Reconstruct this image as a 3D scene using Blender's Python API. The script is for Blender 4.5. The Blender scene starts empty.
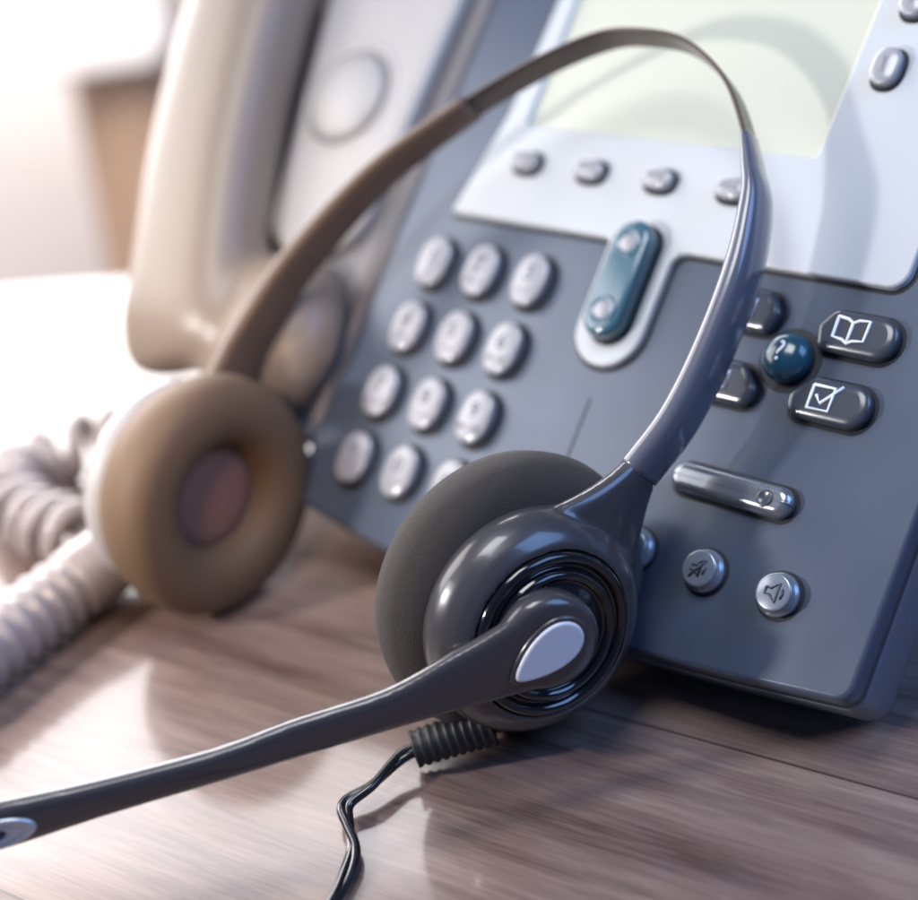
import bpy, bmesh, math, random
from mathutils import Vector, Matrix, noise
random.seed(4)
scn = bpy.context.scene
PI = math.pi
S = 0.001                       # everything below is written in millimetres
V = Vector

# ------------------------------------------------------------------ camera
CAM = V((328.921, -311.401, 249.81))
cr = V((0.72798, 0.66968, -0.14686)); cd = V((0.21793, -0.42913, -0.87656)); cf = V((-0.65004, 0.60611, -0.45835))
cam_d = bpy.data.cameras.new('camera'); cam = bpy.data.objects.new('camera', cam_d)
scn.collection.objects.link(cam); scn.camera = cam
m = Matrix.Identity(4)
for r in range(3):
    m[r][0] = cr[r]; m[r][1] = -cd[r]; m[r][2] = -cf[r]; m[r][3] = CAM[r] * S
cam.matrix_world = m
cam_d.sensor_width = 36; cam_d.sensor_fit = 'HORIZONTAL'
cam_d.lens = 1600 / 918 * 36
cam_d.clip_start = 0.02; cam_d.clip_end = 60
cam_d.dof.use_dof = True; cam_d.dof.focus_distance = 0.377; cam_d.dof.aperture_fstop = 4.9

# ------------------------------------------------------------------ world and lamps
w = bpy.data.worlds.new('World'); scn.world = w; w.use_nodes = True
w.node_tree.nodes['Background'].inputs[0].default_value = (0.28, 0.46, 1.0, 1)
w.node_tree.nodes['Background'].inputs[1].default_value = 0.16
scn.view_settings.view_transform = 'Standard'; scn.view_settings.look = 'None'
scn.view_settings.exposure = 0; scn.view_settings.gamma = 1

def lamp(name, loc, target, sx, sy, power, color):
    d = bpy.data.lights.new(name, 'AREA'); d.shape = 'RECTANGLE'; d.size = sx * S; d.size_y = sy * S
    d.energy = power; d.color = color
    o = bpy.data.objects.new(name, d); scn.collection.objects.link(o)
    o.location = V(loc) * S
    o.rotation_euler = (V(target) - V(loc)).to_track_quat('-Z', 'Y').to_euler()
    return o
# the big bright window behind and to the left of the desk
wdir = V((0.84, 0.55, 0)).normalized()            # along the wall
wn = V((0.55, -0.84, 0)).normalized()             # wall normal, into the room
WALL = V((-1190, 460, 0))
wc = WALL + wdir * (-420) + V((0, 0, 640)) + wn * 12
lamp('window_light', wc, wc + wn * 100, 2100, 1000, 64, (1.0, 0.97, 0.98))
# small key softbox, upper left in front of the telephone
lamp('key_light', (-108, -362, 206), (60, -20, 90), 30, 30, 1.2, (1.0, 0.96, 0.95))
# cool fill from the right, added warm spot from the front for the glow at left
lamp('cool_fill', (700, 150, 700), (80, -60, 50), 500, 500, 4.5, (0.27, 0.48, 1.0))
sp = bpy.data.lights.new('warm_spot', 'SPOT'); sp.energy = 3.2; sp.color = (1.0, 0.68, 0.42); sp.spot_size = math.radians(34); sp.spot_blend = 1.0; sp.shadow_soft_size = 0.03
so = bpy.data.objects.new('warm_spot', sp); scn.collection.objects.link(so)
so.location = V((140, -340, 300)) * S
so.rotation_euler = (V((-48, -62, 62)) - V((140, -340, 300))).to_track_quat('-Z', 'Y').to_euler()
lamp('wall_fill', (-700, 130, 520), (-1250, 560, -300), 700, 500, 14, (1.0, 0.93, 0.86))  # unseen lamp added to brighten the pale wall
lamp('side_fill', (-350, -219, 340), (20, -10, 80), 320, 320, 1.7, (1.0, 0.97, 0.96))  # unseen lamp added for the sheen on the grey face
lamp('front_fill', (90, -150, 560), (90, 20, 120), 220, 220, 1.6, (0.95, 0.97, 1.0))  # unseen lamp added to lift the bezel and screen

# ------------------------------------------------------------------ materials
def mat(name, col, rough=0.5, metal=0.0, coat=0.0, spec=0.5, bump=None, var=0.0, vscale=300, sheen=0.0, emit=None, crough=0.05):
    m = bpy.data.materials.new(name); m.use_nodes = True
    nt = m.node_tree; p = nt.nodes['Principled BSDF']
    p.inputs['Base Color'].default_value = (*col, 1); p.inputs['Roughness'].default_value = rough
    p.inputs['Metallic'].default_value = metal; p.inputs['Coat Weight'].default_value = coat
    p.inputs['Coat Roughness'].default_value = crough
    p.inputs['Specular IOR Level'].default_value = spec; p.inputs['Sheen Weight'].default_value = sheen
    if emit: p.inputs['Emission Color'].default_value = (*emit[:3], 1); p.inputs['Emission Strength'].default_value = emit[3]
    tc = nt.nodes.new('ShaderNodeTexCoord')
    if bump:
        n = nt.nodes.new('ShaderNodeTexNoise'); n.inputs['Scale'].default_value = bump[0]; n.inputs['Detail'].default_value = 3
        b = nt.nodes.new('ShaderNodeBump'); b.inputs['Strength'].default_value = bump[1]; b.inputs['Distance'].default_value = bump[2]
        nt.links.new(tc.outputs['Object'], n.inputs['Vector']); nt.links.new(n.outputs['Fac'], b.inputs['Height'])
        nt.links.new(b.outputs['Normal'], p.inputs['Normal'])
    if var:
        n = nt.nodes.new('ShaderNodeTexNoise'); n.inputs['Scale'].default_value = vscale; n.inputs['Detail'].default_value = 5
        r = nt.nodes.new('ShaderNodeMapRange'); r.inputs[3].default_value = max(0.02, rough - var); r.inputs[4].default_value = min(1, rough + var)
        nt.links.new(tc.outputs['Object'], n.inputs['Vector']); nt.links.new(n.outputs['Fac'], r.inputs[0]); nt.links.new(r.outputs[0], p.inputs['Roughness'])
    return m
M_face = mat('grey_plastic', (0.082, 0.102, 0.142), 0.30, metal=0.2, bump=(2600, 0.10, 0.0001), var=0.06, vscale=60)
M_side = mat('grey_plastic_shell', (0.17, 0.19, 0.23), 0.40, metal=0.3, bump=(2600, 0.10, 0.0001), var=0.06, vscale=60)
M_bezel = mat('pale_plastic', (0.51, 0.53, 0.545), 0.38, bump=(2600, 0.05, 0.0001), var=0.05, vscale=50)
M_cradle = mat('pale_cradle_plastic', (0.17, 0.155, 0.155), 0.42, bump=(2600, 0.06, 0.0001), var=0.05, vscale=50)
M_panel = mat('cradle_panel_plastic', (0.40, 0.385, 0.375), 0.4, var=0.05, vscale=50)
M_white = mat('white_plastic', (0.78, 0.78, 0.80), 0.35, var=0.05, vscale=50)
M_key = mat('key_plastic', (0.33, 0.33, 0.355), 0.27, coat=0.6)
M_dark = mat('dark_gap', (0.012, 0.014, 0.02), 0.6)
M_ink = mat('key_ink', (0.05, 0.055, 0.075), 0.5)
M_pill = mat('charcoal_button', (0.045, 0.052, 0.068), 0.30, coat=0.5, crough=0.12)
M_print = mat('white_print', (0.85, 0.88, 0.92), 0.5)
M_teal = mat('teal_button', (0.015, 0.07, 0.11), 0.22, coat=0.6)
M_rock = mat('blue_rocker', (0.045, 0.125, 0.175), 0.22, coat=1.0)
M_chrome = mat('clear_grey_button', (0.24, 0.27, 0.315), 0.22, metal=0.35, coat=0.6)
M_bar = mat('metallic_bar', (0.30, 0.32, 0.35), 0.22, metal=0.7, coat=0.5)
M_lcd = mat('screen_glass', (0.56, 0.57, 0.47), 0.35, coat=0.2, crough=0.12)
M_handset = mat('handset_plastic', (0.235, 0.185, 0.145), 0.38, var=0.05, vscale=40)  # brown tint carries the warm haze over the left side
M_cord = mat('cord_plastic', (0.33, 0.28, 0.27), 0.3, coat=0.3)
M_hs = mat('headset_plastic', (0.054, 0.049, 0.054), 0.3, coat=0.6, crough=0.12, bump=(3000, 0.05, 0.0001), var=0.05, vscale=80)
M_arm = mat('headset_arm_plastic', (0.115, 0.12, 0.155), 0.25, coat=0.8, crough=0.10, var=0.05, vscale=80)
M_armb = mat('glow_tinted_arm_plastic', (0.12, 0.075, 0.05), 0.42, coat=0.1, var=0.05, vscale=80)  # far arm: warm glow painted into the plastic's colour
M_black = mat('gloss_black_ring', (0.008, 0.008, 0.010), 0.12, coat=0.5, bump=(900, 0.05, 0.0002))
M_inlay = mat('silver_inlay', (0.78, 0.79, 0.85), 0.38)
M_foam = mat('foam', (0.060, 0.051, 0.044), 0.95, spec=0.15, sheen=0.15, bump=(3300, 1.0, 0.0005))
M_leather = mat('glow_tinted_cushion', (0.145, 0.092, 0.055), 0.6, spec=0.3, bump=(900, 0.15, 0.0003))  # far cushion: brown stands for the warm light at left
M_mesh = mat('pink_brown_cloth', (0.27, 0.14, 0.105), 0.75, spec=0.2, bump=(2500, 0.3, 0.0003))
M_steel = mat('dark_steel_band', (0.10, 0.075, 0.065), 0.3, metal=0.6, var=0.06, vscale=90)
M_wire = mat('black_cable', (0.010, 0.011, 0.014), 0.22, coat=0.4)
M_rubber = mat('ribbed_rubber', (0.022, 0.022, 0.026), 0.5)
M_mic = mat('mic_port_silver', (0.50, 0.56, 0.62), 0.3, metal=0.5)
M_brown = mat('brown_stand', (0.42, 0.28, 0.19), 0.7)
M_wall = mat('pale_wall', (0.82, 0.78, 0.77), 0.9)
M_floor = mat('pale_floor', (0.74, 0.68, 0.66), 0.7)

def wood():
    m = bpy.data.materials.new('desk_wood'); m.use_nodes = True
    nt = m.node_tree; p = nt.nodes['Principled BSDF']; L = nt.links.new
    def N(t, **k):
        n = nt.nodes.new(t)
        for a, b in k.items(): setattr(n, a, b)
        return n
    def M(op, a, b=None, c=None):
        n = N('ShaderNodeMath', operation=op)
        for i_, q in enumerate((a, b, c)):
            if q is None: continue
            if isinstance(q, (int, float)): n.inputs[i_].default_value = q
            else: L(q, n.inputs[i_])
        return n.outputs[0]
    tc = N('ShaderNodeTexCoord'); rot = N('ShaderNodeMapping'); rot.inputs['Rotation'].default_value = (0, 0, math.radians(-9))
    L(tc.outputs['Object'], rot.inputs['Vector'])
    sep = N('ShaderNodeSeparateXYZ'); L(rot.outputs[0], sep.inputs[0])
    bd_ = M('DIVIDE', M('ADD', sep.outputs['Y'], 0.0859), 0.115)
    fl = M('FLOOR', bd_); fr_ = M('SUBTRACT', bd_, fl)
    # shift each board's grain along its length
    comb = N('ShaderNodeCombineXYZ'); L(M('ADD', sep.outputs['X'], M('MULTIPLY', fl, 0.37)), comb.inputs[0]); L(sep.outputs['Y'], comb.inputs[1]); L(M('MULTIPLY', fl, 0.11), comb.inputs[2])
    def noise(sc, detail, rough, dist=0.0):
        mp = N('ShaderNodeMapping'); mp.inputs['Scale'].default_value = sc; L(comb.outputs[0], mp.inputs['Vector'])
        n = N('ShaderNodeTexNoise'); n.inputs['Scale'].default_value = 1; n.inputs['Detail'].default_value = detail
        n.inputs['Roughness'].default_value = rough; n.inputs['Distortion'].default_value = dist
        L(mp.outputs[0], n.inputs['Vector']); return n.outputs['Fac']
    n1 = noise((5, 34, 1), 5, 0.6, 0.6); n2 = noise((48, 780, 1), 3, 0.6); n3 = noise((16, 150, 1), 4, 0.6, 0.3); n4 = noise((9, 9, 1), 3, 0.5)
    mix = M('ADD', M('ADD', M('MULTIPLY', n1, 0.40), M('MULTIPLY', n3, 0.30)), M('ADD', M('MULTIPLY', n2, 0.20), M('MULTIPLY', n4, 0.10)))
    wn_ = N('ShaderNodeTexWhiteNoise', noise_dimensions='1D'); L(fl, wn_.inputs['W'])
    tone = M('ADD', mix, M('MULTIPLY', M('SUBTRACT', wn_.outputs['Value'], 0.5), 0.05))
    cr_ = N('ShaderNodeValToRGB'); e = cr_.color_ramp.elements
    e[0].position = 0.37; e[0].color = (0.098, 0.058, 0.047, 1); e[1].position = 0.64; e[1].color = (0.35, 0.255, 0.205, 1)
    x = e.new(0.5); x.color = (0.215, 0.146, 0.122, 1)
    L(tone, cr_.inputs['Fac'])
    gr = M('SUBTRACT', 1.0, M('MULTIPLY', M('LESS_THAN', fr_, 0.007), 0.6))
    mul = N('ShaderNodeMix', data_type='RGBA', blend_type='MULTIPLY'); mul.inputs[0].default_value = 1
    L(cr_.outputs['Color'], mul.inputs[6]); L(gr, mul.inputs[7]); L(mul.outputs[2], p.inputs['Base Color'])
    rr = N('ShaderNodeMapRange'); rr.inputs[3].default_value = 0.28; rr.inputs[4].default_value = 0.50
    L(n3, rr.inputs[0]); L(rr.outputs[0], p.inputs['Roughness'])
    b = N('ShaderNodeBump'); b.inputs['Strength'].default_value = 0.16; b.inputs['Distance'].default_value = 0.0004
    L(M('MULTIPLY', mix, gr), b.inputs['Height']); L(b.outputs['Normal'], p.inputs['Normal'])
    cg = N('ShaderNodeMapRange'); cg.inputs[3].default_value = 0.05; cg.inputs[4].default_value = 0.13
    L(n4, cg.inputs[0]); L(cg.outputs[0], p.inputs['Coat Roughness'])
    p.inputs['Coat Weight'].default_value = 0.6
    return m
M_wood = wood()

# ------------------------------------------------------------------ mesh helpers
ROOTPOS = {}
def thing(name, base, label, cat, group=None):
    o = bpy.data.objects.new(name, None); scn.collection.objects.link(o)
    o.empty_display_size = 0.02
    o.location = V(base) * S; ROOTPOS[o.name] = V(base)
    o['label'] = label; o['category'] = cat
    if group: o['group'] = group
    return o
def finish(name, bm, mt, parent=None, base=None, flat=False, subsurf=0):
    org = V(base) if base is not None else (ROOTPOS[parent.name] if parent else V((0, 0, 0)))
    bmesh.ops.recalc_face_normals(bm, faces=bm.faces)
    for v in bm.verts: v.co = (v.co - org) * S
    me = bpy.data.meshes.new(name); bm.to_mesh(me); bm.free()
    o = bpy.data.objects.new(name, me); scn.collection.objects.link(o)
    for mm in (mt if isinstance(mt, (list, tuple)) else [mt]): me.materials.append(mm)
    if parent: o.parent = parent
    else: o.location = org * S
    ROOTPOS[o.name] = org
    if subsurf:
        s = o.modifiers.new('s', 'SUBSURF'); s.levels = subsurf; s.render_levels = subsurf
    return o
def add_rings(bm, rings, cap0=True, cap1=True, closed=True, mi=0, smooth=True):
    R = [[bm.verts.new(p) for p in r] for r in rings]; n = len(R[0])
    for a, b in zip(R, R[1:]):
        for i in range(n if closed else n - 1):
            j = (i + 1) % n
            f = bm.faces.new((a[i], a[j], b[j], b[i])); f.smooth = smooth; f.material_index = mi
    for flag, r in ((cap0, R[0]), (cap1, R[-1])):
        if flag and len(r) > 2:
            f = bm.faces.new(r); f.material_index = mi
    return R
def frame_from(n, up):
    n = V(n).normalized(); x = V(up).cross(n).normalized(); y = n.cross(x)
    return x, y, n
def lathe(bm, prof, o, fr, seg=64, cap0=True, cap1=True, mi=0, sx=1.0, sy=1.0):
    x, y, n = fr
    rings = []
    for r, h in prof:
        r = max(r, 0.02)
        rings.append([V(o) + x * (r * sx * math.cos(2*PI*i/seg)) + y * (r * sy * math.sin(2*PI*i/seg)) + n * h for i in range(seg)])
    add_rings(bm, rings, cap0, cap1, mi=mi)
def catmull(P, k=8):
    P = [V(p) for p in P]; out = []
    for i in range(len(P) - 1):
        p0 = P[i-1] if i else P[0] * 2 - P[1]; p1 = P[i]; p2 = P[i+1]; p3 = P[i+2] if i + 2 < len(P) else P[-1] * 2 - P[-2]
        for j in range(k):
            t = j / k
            out.append(0.5 * ((2*p1) + (p2-p0)*t + (2*p0-5*p1+4*p2-p3)*t*t + (3*p1-p0-3*p2+p3)*t**3))
    out.append(P[-1]); return out
def catn(L, k=8):
    return [tuple(v)[:1][0] for v in catmull([(a, 0, 0) for a in L], k)]
def sup(a, b, e=2.0, seg=32):
    out = []
    for i in range(seg):
        t = 2*PI*i/seg; c, s = math.cos(t), math.sin(t)
        out.append((a * math.copysign(abs(c)**(2/e), c), b * math.copysign(abs(s)**(2/e), s)))
    return out
def sweep(bm, path, widths, thicks, side, e=2.6, seg=24, cap=True, mi=0, shape=None):
    """sweep a superellipse section; 'side' = vector for the width axis (or list)"""
    n = len(path); rings = []
    for i, p in enumerate(path):
        t = (path[min(i+1, n-1)] - path[max(i-1, 0)]).normalized()
        sd = V(side[i]) if isinstance(side, list) else V(side)
        sd = (sd - t * sd.dot(t)).normalized(); nr = t.cross(sd)
        sec = shape(widths[i], thicks[i]) if shape else sup(widths[i] / 2, thicks[i] / 2, e, seg)
        rings.append([p + sd * a + nr * b for a, b in sec])
    add_rings(bm, rings, cap, cap, mi=mi)
    return rings
def tube(bm, path, r, seg=12, mi=0, cap=True):
    n = len(path); rings = []; nrm = None
    for i, p in enumerate(path):
        t = (path[min(i+1, n-1)] - path[max(i-1, 0)]).normalized()
        if nrm is None: nrm = t.orthogonal().normalized()
        nrm = (nrm - t * nrm.dot(t)).normalized(); b = t.cross(nrm)
        rr = r[i] if isinstance(r, list) else r
        rings.append([p + nrm * (rr*math.cos(2*PI*k/seg)) + b * (rr*math.sin(2*PI*k/seg)) for k in range(seg)])
    add_rings(bm, rings, cap, cap, mi=mi)

# ------------------------------------------------------------------ the telephone's own frame: u right, v up the face, w out of the face
ca = math.sqrt(0.5); Z0 = 78.8
def ph(u, v, w=0.0): return V((u, ca * (v - w), ca * (v + w) + Z0))
U_ = V((1, 0, 0)); V_ = V((0, ca, ca)); W_ = V((0, -ca, ca))
def offs(poly, d):
    """inset a closed polygon by d (counter-clockwise input)"""
    n = len(poly); out = []
    for i in range(n):
        a, b, c = poly[i-1], poly[i], poly[(i+1) % n]
        e1 = V((b[0]-a[0], b[1]-a[1])); e2 = V((c[0]-b[0], c[1]-b[1]))
        if e1.length < 1e-6 or e2.length < 1e-6: out.append(b); continue
        e1.normalize(); e2.normalize()
        n1 = V((-e1.y, e1.x)); n2 = V((-e2.y, e2.x)); m_ = n1 + n2
        k = d / max(0.35, (1 + n1.dot(n2)) / 1.0) if m_.length > 1e-6 else 0
        out.append((b[0] + m_.x * k, b[1] + m_.y * k))
    return out
def rnd(pts, radii, k=6):
    """polygon corners rounded with the given radii (ccw)"""
    out = []; n = len(pts)
    for i in range(n):
        p = V(pts[i]); a = V(pts[i-1]); c = V(pts[(i+1) % n]); r = radii[i] if isinstance(radii, (list, tuple)) else radii
        if r <= 0: out.append(tuple(p)); continue
        d1 = (a - p).normalized(); d2 = (c - p).normalized()
        ang = math.acos(max(-1, min(1, d1.dot(d2))))
        L = r / math.tan(ang / 2)
        p1 = p + d1 * L; p2 = p + d2 * L
        cen = p + (d1 + d2).normalized() * (r / math.sin(ang / 2))
        a1 = math.atan2(p1.y - cen.y, p1.x - cen.x); a2 = math.atan2(p2.y - cen.y, p2.x - cen.x)
        da = (a2 - a1 + PI) % (2*PI) - PI
        for j in range(k + 1):
            t = a1 + da * j / k; out.append((cen.x + r * math.cos(t), cen.y + r * math.sin(t)))
    return out
def slab(bm, poly, layers, mi=0, capb=True, capt=True, F=ph):
    """layers: (inset, w)"""
    add_rings(bm, [[F(x, y, w) for x, y in offs(poly, d)] for d, w in layers], capb, capt, mi=mi)
def plate(bm, outer, hole, w0, w1, bev=0.8, depth=None, mi=0, F=ph, capb=True):
    """plate with a hole; top at w1; hole walls down to w = depth"""
    lay = [(0, w0), (0, w1 - bev), (bev*0.3, w1 - bev*0.3), (bev, w1)]
    Ro = add_rings(bm, [[F(x, y, w) for x, y in offs(outer, d)] for d, w in lay], capb, False, mi=mi)
    dp = w0 if depth is None else depth
    lay2 = [(0, dp), (0, w1 - bev), (-bev*0.3, w1 - bev*0.3), (-bev, w1)]
    Rh = add_rings(bm, [[F(x, y, w) for x, y in offs(hole, d)] for d, w in lay2], False, False, mi=mi)
    ed = []
    for R in (Ro[-1], Rh[-1]):
        for i in range(len(R)):
            e = bm.edges.get((R[i], R[(i+1) % len(R)])) or bm.edges.new((R[i], R[(i+1) % len(R)]))
            ed.append(e)
    g = bmesh.ops.triangle_fill(bm, use_beauty=True, use_dissolve=False, edges=ed)
    for f in g['geom']:
        if isinstance(f, bmesh.types.BMFace): f.material_index = mi; f.smooth = False
def shift(poly, du, dv): return [(x + du, y + dv) for x, y in poly]
def pill(a, b, k=10):
    return rnd([(-a, -b), (a, -b), (a, b), (-a, b)], min(a, b) * 0.999, k)
def text_mesh(name, s, size, u, v, w, parent, mt, ang=0.0, thick=0.25):
    c = bpy.data.curves.new(name, 'FONT'); c.body = s; c.size = size; c.align_x = 'CENTER'; c.align_y = 'CENTER'; c.extrude = thick
    t = bpy.data.objects.new(name + '_src', c); scn.collection.objects.link(t)
    dg = bpy.context.evaluated_depsgraph_get(); me = bpy.data.meshes.new_from_object(t.evaluated_get(dg))
    bpy.data.objects.remove(t)
    bm = bmesh.new(); bm.from_mesh(me); bpy.data.meshes.remove(me)
    cs, sn = math.cos(ang), math.sin(ang)
    for q in bm.verts:
        x, y, z = q.co; q.co = ph(u + x*cs - y*sn, v + x*sn + y*cs, w + z)
    return finish(name, bm, mt, parent)
def strokes(name, segs, r, u, v, w, parent, mt, F=ph):
    bm = bmesh.new()
    for pl in segs:
        tube(bm, [F(u + x, v + y, w) for x, y in pl], r, 8)
    return finish(name, bm, mt, parent)

# ================================================================== SETTING
bm = bmesh.new()
e1 = V((0.84, 0.55, 0)); e2 = V((-0.55, 0.84, 0))
# the desk: ends a little behind the telephone on the far left
p0 = V((-352, 30, 0))
far_a = p0 - e1 * 900; far_b = p0 + e1 * 1500
poly = [far_a, V((-700, -1200, 0)), V((1200, -1200, 0)), V((1300, 1000, 0)), far_b]
top = [bm.verts.new(p) for p in poly]; bot = [bm.verts.new(p - V((0, 0, 30))) for p in poly]
bm.faces.new(top); bm.faces.new(bot)
for i in range(5): bm.faces.new((top[i], top[(i+1) % 5], bot[(i+1) % 5], bot[i]))
o = finish('desk_top', bm, M_wood); o['kind'] = 'structure'
bm = bmesh.new()
a, b = WALL - wdir * 3500, WALL + wdir * 3500
add_rings(bm, [[a + V((0, 0, -900)), b + V((0, 0, -900)), b + V((0, 0, -900)) - wn * 60, a + V((0, 0, -900)) - wn * 60],
               [a + V((0, 0, 140)), b + V((0, 0, 140)), b + V((0, 0, 140)) - wn * 60, a + V((0, 0, 140)) - wn * 60]], smooth=False)
o = finish('wall', bm, M_wall); o['kind'] = 'structure'
bm = bmesh.new()
bm.faces.new([bm.verts.new(p) for p in ((-4000, -4000, -740), (4000, -4000, -740), (4000, 4000, -740), (-4000, 4000, -740))])
o = finish('floor', bm, M_floor); o['kind'] = 'structure'

# ================================================================== BLURRED STAND BEYOND
st = thing('pedestal_stand', (-787, 447, -740), 'blurred brown tapering stand with a pale rounded top, far left behind the handset', 'stand')
bm = bmesh.new()
fr = (V((1, 0, 0)), V((0, 1, 0)), V((0, 0, 1)))
lathe(bm, [(96, 0), (92, 10), (78, 300), (70, 520), (58, 700), (50, 780), (47, 840), (50, 850), (5, 852)], (-787, 447, -740), fr, 48)
finish('support', bm, M_brown, st)
bm = bmesh.new()
pl = rnd([(-60, -13), (15, -13), (15, 13), (-60, 13)], 9, 6)
Ft = lambda x, y, w: V((-722, 424, 12)) + V((0.73, 0.67, 0)) * x + V((-0.66, 0.75, 0)) * w * 1.0 + V((0, 0, 1)) * y
pl = rnd([(-260, -34), (14, -34), (14, 90), (-260, 90)], 24, 8)
slab(bm, pl, [(5, -24), (1, -22), (0, -17), (0, 17), (1, 22), (5, 24)], F=Ft)
finish('rounded_top', bm, M_wall, st)

# ================================================================== TELEPHONE
tel = thing('desk_telephone', (75, 0, 0), 'grey office desk telephone with keypad and pale screen surround, tilted up on the desk', 'telephone')
bot_pts = [(-22, -78), (0, -84), (30, -88), (70, -90.5), (110, -89.5), (140, -86.5), (170.5, -82)]
bc = [(p.x, p.y) for p in catmull([(a, b, 0) for a, b in bot_pts], 5)]
outline = rnd([bc[0]], 0) if False else None
body_poly = bc[:-1] + rnd([(170.5, -82), (170.5, 165), (-22, 165)], 0)[0:3]
# soften the two lower corners
body_poly = rnd([(-22, -80), (170.5, -82), (170.5, 165), (-22, 165)], [7, 4, 8, 8], 6)
def bow(p):
    x, y = p
    if y < -60:
        t = (x + 22) / 192.5; y = y - 8.0 * math.sin(PI * max(0, min(1, t)))
    return (x, y)
def dens(poly, step=8):
    out = []
    for i in range(len(poly)):
        a = V(poly[i]); b = V(poly[(i+1) % len(poly)]); k = max(1, int((b - a).length / step))
        for j in range(k): q = a.lerp(b, j / k); out.append((q.x, q.y))
    return out
body_poly = [bow(p) for p in dens(body_poly)]
bm = bmesh.new()
slab(bm, body_poly, [(-0.6, -5.6), (-0.4, -3.0), (-0.1, -1.4), (0.25, -0.5), (0.9, -0.08), (1.4, 0)])
finish('front_shell', bm, M_face, tel)
bm = bmesh.new()
slab(bm, body_poly, [(0.6, -6.2), (0.6, -5.4)])
finish('seam', bm, M_dark, tel)
bm = bmesh.new()
slab(bm, body_poly, [(4.5, -26.5), (2, -25.8), (0.2, -23.5), (-0.9, -19), (-0.9, -7.0), (-0.6, -6.2), (0, -6.0)])
finish('rear_shell', bm, M_side, tel)
# rear support wedge down to the desk
bm = bmesh.new()
prof = [(-60, -26), (110, -26), (110, -60), (40, -95)]
def wedge(x):
    return [V((x, ca*(v-w_), ca*(v+w_)+Z0)) for v, w_ in [(-62, -26.2), (120, -26.2), (124, -50)]] + [V((x, 250, 1)), V((x, 40, 1))]
add_rings(bm, [wedge(5), wedge(145)], smooth=False)
finish('support_foot', bm, M_side, tel)
# bezel
bez = rnd([(-2, 16.5), (59, 16.5), (59, -19.5), (81, -19.5), (81, 15.8), (148.5, 15.8), (151, 158), (9, 158), (5, 50)],
          [1.5, 2.0, 10.9, 10.9, 4.5, 5, 6, 4, 4], 7)
bez = dens(bez, 12)
hole = rnd([(13, 47), (112, 47), (114, 150), (13, 150)], [2, 2, 2, 2], 4)
bm = bmesh.new()
slab(bm, bez, [(-1.1, -0.5), (-1.1, 0.12)])
finish('bezel_gap', bm, M_dark, tel)
bm = bmesh.new()
plate(bm, bez, hole, 0.05, 2.4, 0.8, depth=-3.5, capb=False)
finish('bezel', bm, M_bezel, tel)
bm = bmesh.new()
slab(bm, rnd([(12, 46), (113, 46), (115, 151), (12, 151)], 1, 2), [(0, 0.1), (0, 0.5)])
finish('screen', bm, M_lcd, tel)
# thin moulding line in the grey face
bm = bmesh.new(); slab(bm, [(70.7, -60), (71.3, -60), (71.3, -28), (70.7, -28)], [(0, -0.1), (0, 0.12)])
finish('face_crease', bm, M_dark, tel)

def button(name, a, b, u, v, h, mt, e=2.3, dome=1.0, gap=0.9, parent=tel, poly=None, ang=0, label=None, base_w=0.0, vert=0.62):
    pl = poly if poly else sup(a, b, e, 40)
    if ang:
        c_, s_ = math.cos(ang), math.sin(ang); pl = [(x*c_ - y*s_, x*s_ + y*c_) for x, y in pl]
    pl = shift(pl, u, v)
    bm = bmesh.new()
    k = min(a, b) * (0.45 if poly else 1.0)
    lay = [(0, base_w), (0.05, base_w + h*vert)]
    for t in (0.12, 0.28, 0.45, 0.62, 0.78, 0.9):
        lay.append((k * (1 - math.sqrt(max(0, 1 - t*t))) * 0.75 + 0.05, base_w + h*vert + h*(1-vert)*t))
    lay.append((k*0.62, base_w + h))
    if dome: lay.append((k*0.86, base_w + h + dome*0.12))
    slab(bm, pl, lay)
    # dark clearance round the button, same part
    if gap:
        slab(bm, pl, [(-gap, base_w + 0.02), (-gap, base_w + 0.14)], mi=1)
    o = finish(name, bm, [mt, M_dark], parent)
    if label: o['label'] = label
    return o
# number keys
marks = [['1', '4', '7', '*'], ['2', '5', '8', '0'], ['3', '6', '9', '#']]
subs = {'2': 'ABC', '3': 'DEF', '4': 'GHI', '5': 'JKL', '6': 'MNO', '7': 'PQRS', '8': 'TUV', '9': 'WXYZ'}
for i in range(3):
    for j in range(4):
        u, v = 19.0 * i, -21.1 * j
        k = button('number_key', 5.7, 7.8, u, v, 4.6, M_key, 2.3, gap=1.3, vert=0.8)
        c = marks[i][j]
        text_mesh('key_print', c, 6.6, u, v + 1.5, 4.66, k, M_ink, thick=0.1)
        if c in subs: text_mesh('key_print', subs[c], 2.7, u, v - 3.6, 4.55, k, M_ink, thick=0.1)
for i in range(4):
    button('soft_key', 4.9, 3.1, 20.3 + 24 * i, 34.7, 3.6, M_key, 2.6, base_w=2.42, vert=0.75)
for j in range(4):
    button('line_key', 3.9, 5.2, 123.2 + j * 1.0, 72.7 + 19.5 * j, 3.6, M_key, 2.6, base_w=2.42, vert=0.75)
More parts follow.
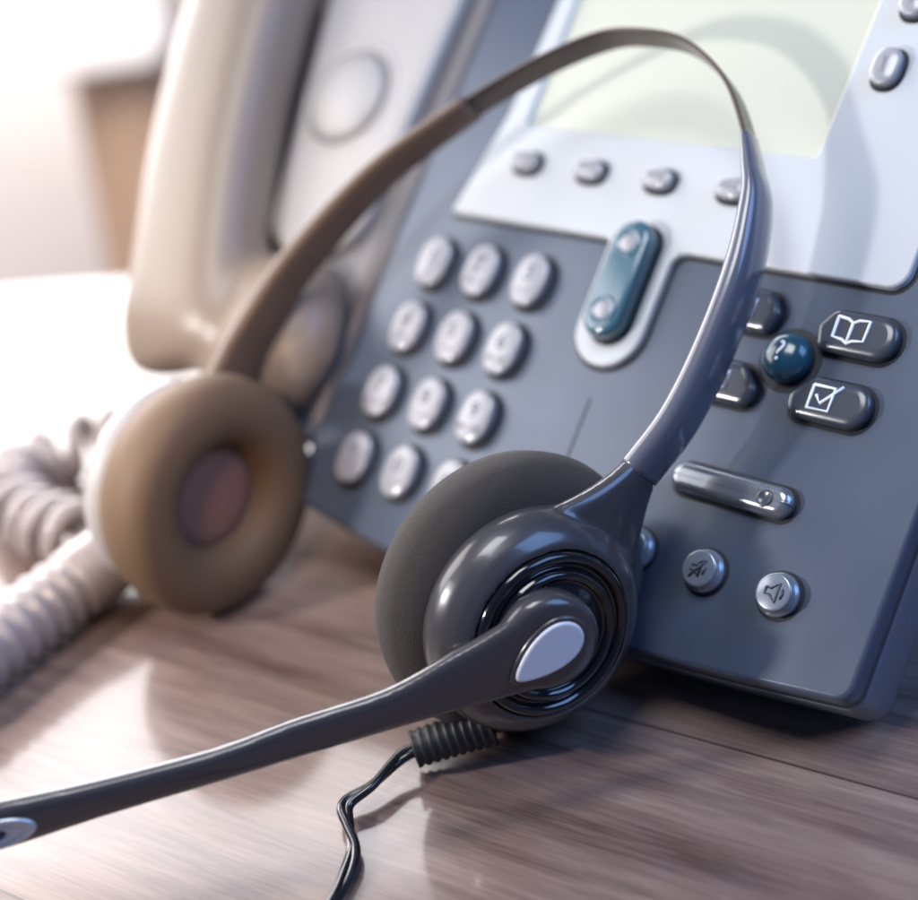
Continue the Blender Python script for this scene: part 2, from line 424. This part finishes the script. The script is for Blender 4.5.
# rocker with two round dimples
bm = bmesh.new()
rk = shift(pill(6.3, 17.0, 12), 70.2, 4.2)
slab(bm, rk, [(0, 2.3), (0.0, 7.0), (0.4, 7.9), (1.3, 8.5), (2.2, 8.6)])
slab(bm, rk, [(-0.9, 2.35), (-0.9, 2.52)], mi=1)
r_ = finish('rocker', bm, [M_rock, M_dark], tel)
for vv in (-5.6, 14.0):
    bm = bmesh.new()
    lathe(bm, [(4.2, 8.5), (4.1, 8.9), (3.7, 9.1), (3.2, 8.9), (2.4, 8.65), (0.1, 8.62)], ph(70.2, vv, 0), (U_, V_, W_), 32)
    lathe(bm, [(3.0, 8.7), (2.2, 8.9), (0.1, 9.0)], ph(70.2, vv, 0), (U_, V_, W_), 24, mi=1)
    finish('rocker_ring', bm, [M_rock, M_key], r_)
# cluster on the right
def halfpill(a, b, cut):
    return rnd([(-a + cut, -b), (a, -b), (a, b), (-a + cut*0.2, b), (-a, 0)], [2.5, b*0.98, b*0.98, 2.5, 3], 8)
pA = rnd([(-11, -6.2), (12.5, -6.2), (12.5, 6.2), (-9, 6.2), (-13, 0.5)], [3, 6, 6, 4, 3], 7)
pB = rnd([(-13, -6.2), (12, -6.2), (12, 6.2), (-8, 6.2), (-14, 0)], [4, 6, 6, 4, 3], 7)
pA = [(x * 0.86 + 0.2, y * 0.90) for x, y in pA]; pB = [(x * 0.86 - 0.2, y * 0.90) for x, y in pB]
dA = button('function_button', 10, 6.2, 141.0, 2.6, 3.6, M_pill, poly=pA, label='dark grey pill button with an open book symbol')
dB = button('function_button', 10, 6.2, 141.3, -15.2, 3.6, M_pill, poly=pB, label='dark grey pill button with a ticked box symbol')
qA = [(-x, y) for x, y in pA][::-1]
dC = button('function_button', 10, 6.2, 108.0, 4.0, 3.6, M_pill, poly=qA, label='dark grey pill button half behind the headset arm, upper')
dD = button('function_button', 10, 6.2, 108.0, -15.8, 3.6, M_pill, poly=[(-x, y) for x, y in pB][::-1], label='dark grey pill button half behind the headset arm, lower')
bm = bmesh.new()
lathe(bm, [(6.6, 0.0), (6.6, 2.4), (6.2, 3.6), (5.4, 4.7), (4.2, 5.6), (2.4, 6.2), (0.1, 6.4)], ph(124.8, -6.4), (U_, V_, W_), 40)
lathe(bm, [(8.6, 0.02), (8.6, 0.17)], ph(124.8, -6.4), (U_, V_, W_), 40, mi=1)
qb = finish('help_button', bm, [M_teal, M_dark], tel)
text_mesh('key_print', '?', 7.6, 124.6, -6.3, 6.1, qb, M_print, thick=0.3)
# book symbol
bk = [[(x * 0.86, y * 0.95) for x, y in l_] for l_ in [[(-5, 2.6), (-4.9, -3.0), (-1.6, -3.4), (0, -4.3), (1.6, -3.4), (4.9, -3.0), (5, 2.6), (1.8, 2.3), (0, 1.4), (-1.8, 2.3), (-5, 2.6)], [(0, 1.4), (0, -4.0)]]]
strokes('key_print', bk, 0.42, 139.8, 3.6, 3.85, dA, M_print)
ck = [[(-3.2, 2.8), (-3.2, -3.2), (2.6, -3.2), (2.6, 2.8), (-3.2, 2.8)], [(-1.8, 0.4), (-0.2, -1.6), (4.6, 3.6)]]
strokes('key_print', ck, 0.42, 139.0, -14.8, 3.85, dB, M_print)
for kk, uu, vv in ((dC, 109, 4.0), (dD, 109, -15.8)):
    strokes('key_print', [[(-3, -2), (3, -2), (3, 2.4), (-3, 2.4), (-3, -2)], [(-3, 2.4), (0, 0), (3, 2.4)]], 0.4, uu, vv, 3.85, kk, M_print)
# volume bar
bm = bmesh.new()
vb = shift(pill(17.6, 4.0, 10), 123.2, -42.2)
slab(bm, vb, [(0, 0), (0.0, 2.2), (0.4, 3.0), (1.1, 3.6), (1.9, 3.9), (2.4, 3.95)])
slab(bm, vb, [(-0.9, 0.02), (-0.9, 0.15)], mi=1)
vo = finish('volume_bar', bm, [M_bar, M_dark], tel)
bm = bmesh.new()
lathe(bm, [(2.3, 3.6), (2.2, 4.1), (1.8, 4.25), (1.4, 4.0), (0.1, 3.97)], ph(134.0, -42.3), (U_, V_, W_), 28)
finish('volume_ring', bm, M_pill, vo)
# three round audio buttons
icons = [[[(-2.4, -1.5), (-2.4, 0.5), (-1.2, 2.0), (1.2, 2.0), (2.4, 0.5), (2.4, -1.5)]],
         [[(-1.8, -2.6), (1.6, 2.4)], [(-2.0, 0.6), (-0.8, 0.6), (0.6, 2.0), (0.6, -2.2), (-0.8, -0.8), (-2.0, -0.8), (-2.0, 0.6)], [(1.6, -1.2), (2.0, 0.6)]],
         [[(-2.0, 0.8), (-0.6, 0.8), (1.2, 2.4), (1.2, -2.4), (-0.6, -0.8), (-2.0, -0.8), (-2.0, 0.8)], [(2.3, -1.2), (2.6, 0), (2.3, 1.2)]]]
lb = ['round headset button half hidden behind the ear cup', 'round button with a crossed-out symbol', 'round button with a loudspeaker symbol']
for i in range(3):
    c = ph(102.6 + 21.2 * i, -63.4)
    bm = bmesh.new()
    lathe(bm, [(5.5, 0), (5.5, 1.6), (5.3, 1.9), (4.8, 2.0), (4.75, 3.7), (4.55, 4.05), (4.1, 4.15), (0.1, 4.2)], c, (U_, V_, W_), 40)
    lathe(bm, [(6.3, 0.02), (6.3, 0.15)], c, (U_, V_, W_), 40, mi=1)
    o = finish('audio_button', bm, [M_chrome, M_dark], tel); o['label'] = lb[i]
    strokes('key_print', icons[i], 0.33, 102.6 + 21.2 * i, -63.4, 4.25, o, M_ink)
# cradle wing on the left
wing = dens(rnd([(-96, -52), (-23.2, -64), (-23.2, 163), (-110, 163)], [24, 3, 8, 8], 8), 10)
bm = bmesh.new()
slab(bm, wing, [(5, -44), (0, -40), (0, -4), (0.8, -1.6), (2.4, -0.4), (4.5, 0.1)])
finish('cradle', bm, M_cradle, tel)
ov = dens(rnd([(-73, -8), (-33, -3), (-29, 150), (-106, 150)], [15, 19, 10, 10], 10), 10)
bm = bmesh.new()
slab(bm, ov, [(0, -0.2), (0, 3.2), (0.6, 4.6), (2.0, 5.6), (4.5, 6.0)])
cp = finish('cradle_panel', bm, M_panel, tel)
bm = bmesh.new()
lathe(bm, [(20.5, 5.9), (20.2, 6.3), (19.2, 6.6), (18.2, 6.2), (17.4, 5.95)], ph(-61, 48), (U_, V_, W_), 48, cap0=False, cap1=False)
lathe(bm, [(17.6, 5.8), (17.2, 6.1), (17.1, 6.2)], ph(-61, 48), (U_, V_, W_), 48, mi=1)
lathe(bm, [(15.6, 5.9), (15.0, 7.4), (13.0, 8.6), (8.0, 9.8), (0.1, 10.2)], ph(-61, 48), (U_, V_, W_), 48)
finish('speaker_dome', bm, [M_panel, M_cradle], cp)

# ================================================================== union helper
def fuse(name, bms, voxel, mt, parent=None, base=None, smooth=3, fac=0.5, extra=None):
    tmp = bpy.data.meshes.new('t')
    bm = bmesh.new()
    for b in bms:
        bmesh.ops.recalc_face_normals(b, faces=b.faces); b.to_mesh(tmp); bm.from_mesh(tmp); b.free()
    for v in bm.verts: v.co *= S
    bm.to_mesh(tmp); bm.free()
    o = bpy.data.objects.new('t', tmp); scn.collection.objects.link(o)
    r = o.modifiers.new('r', 'REMESH'); r.mode = 'VOXEL'; r.voxel_size = voxel * S; r.use_smooth_shade = True
    sm = o.modifiers.new('sm', 'SMOOTH'); sm.iterations = smooth; sm.factor = fac
    me = bpy.data.meshes.new_from_object(o.evaluated_get(bpy.context.evaluated_depsgraph_get()))
    bpy.data.objects.remove(o)
    bm = bmesh.new(); bm.from_mesh(me)
    for v in bm.verts: v.co /= S
    for f in bm.faces: f.smooth = True
    return finish(name, bm, mt, parent, base)

# ================================================================== HANDSET AND ITS CORD
hand = thing('telephone_handset', (-60, -40, 30), 'blurred handset, tinted for the warm haze, lying in the cradle at the left of the telephone', 'handset')
b1 = bmesh.new()
path = catmull([ph(-126, 150, 13), ph(-120, 110, 16), ph(-112, 65, 17), ph(-101, 18, 16), ph(-89, -18, 14), ph(-82, -40, 12), ph(-77, -52, 9)], 8)
n = len(path); wd = [50 if i < n*0.7 else 50 + 4 * math.sin((i/n-0.7)/0.3*PI) - (10 * max(0, i/n - 0.9) / 0.1) for i in range(n)]
sweep(b1, path, wd, [34 - (10 * max(0, i/n - 0.8) / 0.2) for i in range(n)], U_, e=2.7, seg=28)
b2 = bmesh.new()
hx = (W_ * -1 + U_ * 0.25).normalized()
lathe(b2, [(3, -4), (20, -2), (27, 3), (30, 10), (30, 18), (27, 22), (18, 23), (2, 23)], ph(-53, -36, 17), frame_from(hx, V_), 48)
fuse('handset_body', [b1, b2], 1.8, M_handset, hand, smooth=70)
# ribbed sleeve and coiled cord
boot = thing('handset_cord', (-60, -100, 0), 'coiled pale grey cord with a thick ribbed sleeve lying on the desk at far left', 'cord')
ax = [V((-53, -72, 20)), V((-57, -98, 14)), V((-56, -122, 12)), V((-52, -147, 11.5)), V((-46, -175, 11.5))]
pth = catmull(ax, 24)
rad = []
for i in range(len(pth)):
    t = i / (len(pth) - 1)
    base_r = 10.2
    rad.append(base_r + (0.9 * math.cos(i * 2 * PI / 6) if t > 0.42 else 0.9))
bm = bmesh.new(); tube(bm, pth, rad, 28); finish('ribbed_sleeve', bm, M_cord, boot)
bm = bmesh.new(); tube(bm, catmull([(-47, -172, 11.5), (-41, -200, 9), (-40, -250, 4), (-90, -330, 3.6), (-220, -400, 3.6), (-420, -420, 3.6)], 10), 3.5, 14); finish('plain_cord', bm, M_cord, boot)
def helix(path, R, r, pitch, name, parent, mt):
    n = len(path); L = [0]
    for i in range(1, n): L.append(L[-1] + (path[i] - path[i-1]).length)
    tot = L[-1]; N = int(tot / pitch * 20); pts = []; j = 0
    for k in range(N + 1):
        s = tot * k / N
        while j < n - 2 and L[j+1] < s: j += 1
        f = (s - L[j]) / max(1e-6, L[j+1] - L[j]); p = path[j].lerp(path[j+1], f)
        t = (path[min(j+1, n-1)] - path[j]).normalized(); a_ = t.cross(V((0, 0, 1))).normalized(); b_ = a_.cross(t)
        th = 2*PI*s/pitch
        th += 0.9 * math.sin(s * 0.13)
        pts.append(p + a_ * (R * (1 + 0.14 * math.sin(s * 0.31)) * math.cos(th)) + b_ * (R * math.sin(th)))
    bm = bmesh.new(); tube(bm, pts, r, 10); return finish(name, bm, mt, parent)
COIL = catmull([(-78, -24, 12), (-100, -32, 12), (-125, -46, 12), (-139, -66, 12), (-136, -86, 12), (-118, -97, 12), (-95, -99, 12), (-72, -96, 12)], 12)
helix(COIL, 9.0, 3.4, 11, 'cord_coil', boot, M_cord)

# ================================================================== HEADSET
hs = thing('headset', (60, -80, 0), 'dark grey over-ear headset with microphone boom leaning against the telephone', 'headset')
PL = V((-22.35, -83.5, 36.0)); PR = V((80.8, -77.4, 34.0))
hn = V((0.056, -0.707, 0.705)).normalized(); ha = V((0.998, 0.059, -0.019)).normalized(); hb = V((-0.028, 0.705, 0.709)).normalized()
# steel band (thin ribbon)
band = catmull([(2, -1, 117.5), (12.4, 7.8, 124.9), (32.1, 19.8, 135.4), (48.5, 27.2, 141.5), (60.6, 29.5, 142.8), (77, 29.1, 141.1), (93.0, 23.1, 133.9), (104.5, 13.7, 123.5), (109.5, 7.5, 117)], 8)
bm = bmesh.new(); sweep(bm, band, [9.5] * len(band), [1.3] * len(band), hn, e=5, seg=20)
finish('head_band', bm, M_steel, hs)
# left arm sleeve
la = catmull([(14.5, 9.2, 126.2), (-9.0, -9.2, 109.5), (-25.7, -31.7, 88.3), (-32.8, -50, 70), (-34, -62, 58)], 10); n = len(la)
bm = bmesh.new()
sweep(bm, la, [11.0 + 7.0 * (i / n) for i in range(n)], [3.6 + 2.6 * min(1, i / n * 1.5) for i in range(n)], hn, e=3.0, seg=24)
o = finish('arm', bm, M_armb, hs); o['label'] = 'blurred arm sleeve, tinted for the warm glow, down to the far ear cushion'
# right arm sleeve with a raised spine
ra_pts = [(104.0, 14.1, 124.0), (108.6, 8.5, 118.0), (112.9, 2.5, 111.5), (116.2, -9.5, 99.3), (116.4, -24.5, 84.2), (114.3, -37.9, 70.9), (109.2, -49.2, 60.2)]
ra = catmull(ra_pts, 10); n = len(ra)
def armsec(w_, t_):
    pts = []
    for i in range(40):
        a = 2*PI*i/40; c, s_ = math.cos(a), math.sin(a)
        x = w_/2 * math.copysign(abs(c)**0.8, c); y = t_/2 * math.copysign(abs(s_)**0.8, s_)
        if s_ > 0: y += 0.9 * math.exp(-(x / (w_*0.13))**2) * min(1, w_/12)
        pts.append((x, y))
    return pts
bm = bmesh.new()
sweep(bm, ra, [9.2 + 5.2 * min(1, i / n * 2.6) - 0.6 * max(0, i/n - 0.6) / 0.4 for i in range(n)], [3.0 + 4.6 * min(1, i / n * 2.0) for i in range(n)], hn, seg=24, shape=armsec)
o = finish('arm', bm, M_arm, hs); o['label'] = 'glossy blue-grey arm sleeve down to the near ear cup'
# left ear cushion
fl = frame_from(ha, hb)
bm = bmesh.new()
lathe(bm, [(2, -15), (20, -15), (29, -13.5), (33.5, -9), (35.6, -2), (35.2, 3.6), (33.2, 7.2), (29.5, 9.0), (24.5, 9.3), (20.4, 8.6), (17.8, 6.6), (16.2, 3.6), (15.6, 1.2), (15.2, 0.6)], PL, fl, 72, cap1=False)
ec = finish('ear_cushion', bm, M_leather, hs); ec['label'] = 'round ear cushion, warm glow in its colour, facing inward'
bm = bmesh.new()
lathe(bm, [(16.2, -0.6), (15.4, 0.2), (12, 0.9), (6, 1.3), (0.1, 1.4)], PL, fl, 48, cap0=False)
finish('cushion_centre', bm, M_mesh, ec)
bm = bmesh.new()
lathe(bm, [(4, -26), (16, -26), (26, -23.5), (31, -19), (31.6, -15), (29, -12)], PL, fl, 56)
finish('ear_shell', bm, M_panel, hs)
# right ear cup
nR = V((0.944, -0.322, 0.072)).normalized()
upR = (V((110.0, -47.5, 61.8)) - PR); fr_ = frame_from(nR, upR)
xR, yR, _ = fr_
bm = bmesh.new()
lathe(bm, [(10, 3), (18, 0.6), (26, 0), (31.6, 2.2), (35.4, 6.4), (36.4, 11), (35.2, 16), (31, 20), (26, 22)], PR + yR * 2.4 - nR * 2.2, fr_, 80)
finish('foam_cushion', bm, M_foam, hs)
b1 = bmesh.new()
lathe(b1, [(24, 15), (27.4, 17), (28.6, 20), (28.4, 23), (27.2, 26), (25.0, 28.8), (22.5, 30.6), (20.8, 31.2), (20.5, 26), (2, 26)], PR, fr_, 80)
b2 = bmesh.new()
e0 = V((109.4, -48.9, 60.4)); c0 = PR + nR * 22
np_ = catmull([e0, e0.lerp(c0, 0.3) + nR * 1.0, e0.lerp(c0, 0.62) + nR * 0.6], 8); k = len(np_)
tdir = (c0 - e0).normalized(); sidev = tdir.cross(nR)
sds = [hn.lerp(sidev if sidev.dot(hn) > 0 else -sidev, min(1, i / (k-1) * 1.2)) for i in range(k)]
sweep(b2, np_, [13.6 + 27 * (i/(k-1))**1.3 for i in range(k)], [7.0 + 3.5 * (i/(k-1)) for i in range(k)], sds, e=2.3, seg=32)
fuse('cup_shell', [b1, b2], 0.6, M_hs, hs, smooth=14)
# glossy black ring with stepped grooves
bm = bmesh.new()
lathe(bm, [(20.6, 27), (20.7, 31.0), (20.2, 32.0), (19.2, 32.4), (18.2, 32.0), (17.8, 31.0), (17.2, 30.6), (16.6, 31.2), (16.2, 32.6), (15.4, 33.2), (14.4, 33.0), (14.0, 31.8), (13.2, 31.4), (12.6, 32.4), (3, 32.6)], PR, fr_, 96)
finish('pivot_ring', bm, M_black, hs)
for k_ in range(26):
    pass
# microphone boom with its round hub
H = V((114.0, -93.2, 39.2))
bp = catmull([H, (108.5, -102.5, 37.4), (102.6, -112.0, 35.9), (94.0, -126.2, 33.8), (81.9, -144.6, 32.8), (72.4, -160.6, 32.1), (57.0, -182.6, 31.3), (44.5, -201.0, 31.2), (35, -214, 31.4), (32, -218, 31.4)], 8)
n = len(bp)
wk = catmull([(23, 0, 0), (18.5, 0, 0), (14.8, 0, 0), (10.2, 0, 0), (9.3, 0, 0), (7.9, 0, 0), (8.9, 0, 0), (11.6, 0, 0), (12.0, 0, 0), (8, 0, 0)], 8)
tk = catmull([(6, 0, 0), (6.0, 0, 0), (5.6, 0, 0), (5.2, 0, 0), (5.0, 0, 0), (5.2, 0, 0), (5.6, 0, 0), (6.5, 0, 0), (6.5, 0, 0), (5, 0, 0)], 8)
bd = (bp[8] - H).normalized(); nH = (nR - bd * nR.dot(bd)).normalized()
sd = []
for i, p in enumerate(bp):
    t = (bp[min(i+1, n-1)] - bp[max(i-1, 0)]).normalized(); sd.append(t.cross(nH))
b1 = bmesh.new(); sweep(b1, bp, [q.x for q in wk], [q.x for q in tk], sd, e=3.0, seg=32)
b2 = bmesh.new(); lathe(b2, [(3, -7), (9.0, -7), (11.6, -5), (12.4, -1), (12.0, 1.0), (10.8, 2.4), (8.5, 3.0), (2, 3.0)], H, frame_from(nH, upR), 64)
fuse('microphone_boom', [b1, b2], 0.6, M_hs, hs, smooth=6)
bs = bd.cross(nH).normalized()
def BF(x, y, w_, o=H):
    c_, s_ = math.cos(-0.33), math.sin(-0.33); x, y = x * c_ - y * s_, x * s_ + y * c_
    return o + bd * (0.6 - x) + bs * (-y) + nH * (w_ - 0.2)
tear = rnd([(-14.0, -1.0), (2, -7.4), (9.4, 0.2), (0.0, 7.2)], [2.2, 5.4, 4.6, 6.4], 8)
tear = [(9.6*math.cos(t_) - 1.0, 6.9*math.sin(t_)*math.sqrt(0.2 + 0.4*(1 + math.cos(t_)))) for t_ in [2*PI*q/48 for q in range(48)]]
bm = bmesh.new(); slab(bm, [(x*1.13, y*1.16) for x, y in tear], [(0, 1.5), (0, 3.7), (0.4, 4.1)], F=BF)
finish('inlay_rim', bm, M_hs, hs)
bm = bmesh.new(); slab(bm, tear, [(0, 3.0), (0.1, 4.3), (0.4, 4.6), (0.8, 4.7)], F=BF)
finish('boom_inlay', bm, M_inlay, hs)
# microphone port at the end of the boom
mc = V((43.2, -203.0, 30.6)); md = (V((44.5, -201.0, 31.2)) - V((57.0, -182.6, 31.3))).normalized(); ms = md.cross(nR).normalized()
bm = bmesh.new()
lathe(bm, [(1, 2.6), (1, 3.5), (0.92, 3.9), (0.8, 4.0), (0.66, 3.7), (0.6, 3.6), (0.5, 3.9), (0.38, 3.9), (0.3, 3.4), (0.02, 3.3)], mc, (md * 9.5, ms * 3.7, nR), 48)
finish('microphone_port', bm, M_mic, hs)
bm = bmesh.new()
lathe(bm, [(0.26, 3.2), (0.26, 3.9), (0.02, 4.0)], mc, (md * 9.5, ms * 3.7, nR), 24)
finish('microphone_hole', bm, M_dark, hs)
# strain relief and twin cable
sr = catmull([(94.0, -96.5, 9.4), (87.5, -104, 8.0), (81.2, -112, 6.6)], 14)
bm = bmesh.new()
rr = [(5.4 if (i % 3) < 2 else 4.7) * (1.0 - 0.12 * i / len(sr)) for i in range(len(sr))]
tube(bm, sr, rr, 24)
finish('strain_relief', bm, M_rubber, hs)
cab = [V(p) for p in ((83.0, -109.5, 6.8), (80.0, -115.5, 5.6), (80.2, -126.0, 4.4), (78.6, -133.6, 3.2), (84.0, -138.3, 2.4), (90.2, -142.8, 1.8), (94.6, -149.0, 1.6), (98.8, -158.0, 1.6), (104, -175, 1.6), (120, -230, 1.6), (150, -330, 1.6))]
cp_ = catmull(cab, 10)
for q in (0, 1):
    pts = []
    for i, p in enumerate(cp_):
        t = (cp_[min(i+1, len(cp_)-1)] - cp_[max(i-1, 0)]).normalized(); s_ = t.cross(V((0, 0, 1))).normalized()
        ph_ = i * 0.11 + q * PI
        pts.append(p + s_ * (0.95 * math.cos(ph_)) + V((0, 0, 1)) * (0.5 + 0.5 * math.sin(ph_)))
    bm = bmesh.new(); tube(bm, pts, 1.15, 12); finish('cable', bm, M_wire, hs)
